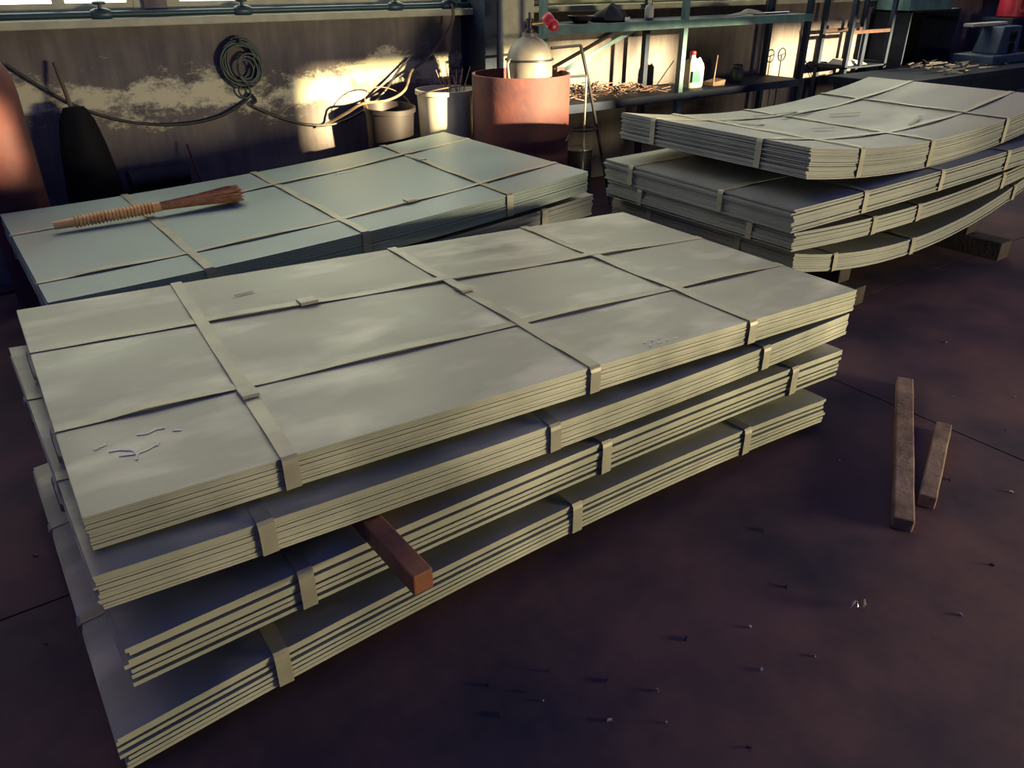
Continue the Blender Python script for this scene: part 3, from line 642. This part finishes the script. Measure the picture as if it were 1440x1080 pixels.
# dark cabinet, shelf over it
root = thing('cabinet', 'black open-fronted steel cabinet behind the workbench', 'cabinet', (8.15, 4.58, 0))
MB().box(0, .95, .38, .40, 0, 1.22).build('back_panel', BLACK, root)
MB().box(0, .02, 0, .38, 0, 1.22).build('side_panel', NAVY, root); MB().box(.93, .95, 0, .38, 0, 1.22).build('side_panel', NAVY, root)
MB().box(0, .95, 0, .38, 1.20, 1.22).build('top_panel', NAVY, root); MB().box(.02, .93, 0, .38, .60, .62).build('shelf_board', BLACK, root)
tag(MB().box(7.95, 8.75, 4.50, 4.85, 1.26, 1.36).build('shelf_box', TEAL, bevel=.008), 'pale teal box lying on top of the black cabinet', 'box').location.z = -.038
tag(MB().box(8.38, 9.10, 4.02, 4.12, 1.105, 1.135).build('bar', PAPER, bevel=.004), 'pale bar across the top of the blue machine', 'bar').location = (.32, .20, -.038)
# blue machine
root = thing('bench_machine', 'blue cast bench machine on the workbench', 'machine', (9.1, 4.18, .72))
MB().box(-.32, .40, -.2, .22, 0, .09).build('base', BLUEP, root, bevel=.015)
MB().add([(-.10, -.12, .09), (.34, -.12, .09), (.34, .14, .09), (-.10, .14, .09), (-.02, -.10, .345), (.36, -.10, .345), (.36, .12, .345), (-.02, .12, .345)], [(0, 3, 2, 1), (4, 5, 6, 7), (0, 1, 5, 4), (1, 2, 6, 5), (2, 3, 7, 6), (3, 0, 4, 7)]).build('column', BLUEP, root, bevel=.012)
for z in (.14, .25):
    MB().lathe([(.03, 0), (.05, .006), (.05, .02), (.03, .024)], n=20).build('dial', BLACK, root, True)
    d_ = root.children[-1]; d_.rotation_euler = (RAD(90), 0, 0); d_.location = (.16, -.115, z)
root = thing('electric_motor', 'dull purple-brown electric motor beside the blue machine', 'motor', (9.98, 4.0, .72))
mo = MB().lathe([(.08, -.2), (.12, -.19), (.125, -.12), (.13, .12), (.12, .17), (.05, .18), (.02, .18), (.02, .24)], n=28).build('housing', RUST_D, root, True); mo.rotation_euler = (0, RAD(90), RAD(20)); mo.location = (0, 0, .19)
MB().box(-.12, .12, -.09, .09, 0, .07).build('foot', DKMETAL, root, bevel=.005)
# red bin on the cabinet end
root = thing('red_drum', 'red container with an orange oval on its side', 'container', (10.33, 4.62, 0))
MB().box(-.25, .35, -.15, .2, 0, 1.10).build('stand', NAVY, root, bevel=.01)
MB().lathe([(.13, 1.10), (.15, 1.11), (.15, 1.42), (.13, 1.44)], n=32).build('body', RED, root, True)
ov = MB(); V = []; F = []
for i in range(9):
    t = -math.pi/2+math.pi*i/8
    hw = .28*math.cos(t)
    for sgn in (-1, 1):
        an = RAD(-118)+sgn*hw; V.append((.1515*math.cos(an), .1515*math.sin(an), 1.255+.10*math.sin(t)))
for i in range(8): F.append((i*2, i*2+1, i*2+3, i*2+2))
ov.add(V, F).build('oval_print', ORANGE, root)

# ---------------------------------------------------------------- floor litter
root_g = 'metal shavings on the floor'
def shaving(x, y, r_, label, an):
    mb = MB().tube([(r_*math.cos(t), .004*t, r_*.9+r_*.9*math.sin(t)) for t in [-.9+4.4*i/12 for i in range(13)]], .0028, 6)
    o = mb.build('metal_shaving', SILVER, smooth=True); o.location = (x, y, .003); o.rotation_euler = (0, 0, an); tag(o, label, 'shaving', root_g)
shaving(1.685, .735, .013, 'curled bright metal shaving of the pair on the open floor', .4)
shaving(1.712, .722, .013, 'curled bright metal shaving of the pair on the open floor', .9)
rnd = random.Random(77)
spots = [(2.18, .60), (.864, 1.06), (.96, .95), (1.10, .63), (.72, 1.108), (.782, 1.04), (.80, 1.0), (.69, 1.02), (1.05, .86), (1.22, .93), (1.40, .86), (1.45, .70), (.90, .86), (1.0, .78), (1.3, .75), (1.6, .9), (1.9, .55), (1.75, 1.1), (2.5, .9), (2.6, .75), (3.1, 1.2), (3.3, 1.05), (3.0, .95), (2.3, 1.2), (3.6, 1.5), (-.15, 1.9), (-.12, 2.3)]
for (x, y) in spots:
    l = rnd.uniform(.004, .013); a = rnd.uniform(0, 6.28); mb = MB()
    mb.bar((0, 0, .003), (l, 0, .003+rnd.uniform(0, .002)), rnd.uniform(.003, .007), .005); mb.bar((l*.8, 0, .003), (l*1.2, l*.3, .003), .003, .004)
    o = mb.build('floor_crumb', rnd.choice([DKMETAL, DKMETAL, WOOD_G, SILVER])); o.location = (x, y, 0); o.rotation_euler = (0, 0, a); tag(o, 'tiny crumb of swarf lying on the concrete floor', 'crumb', 'crumbs of swarf on the floor')
# hoses at the far left floor
cord('dark red hose on the floor left of the bluish stack', [(-1.2, 4.88, .012), (-.4, 4.82, .012), (.0, 4.84, .012), (.36, 4.90, .012)], .012, mat('hose_red', (.10, .02, .03), rough=.5), 'hose', 'hose')
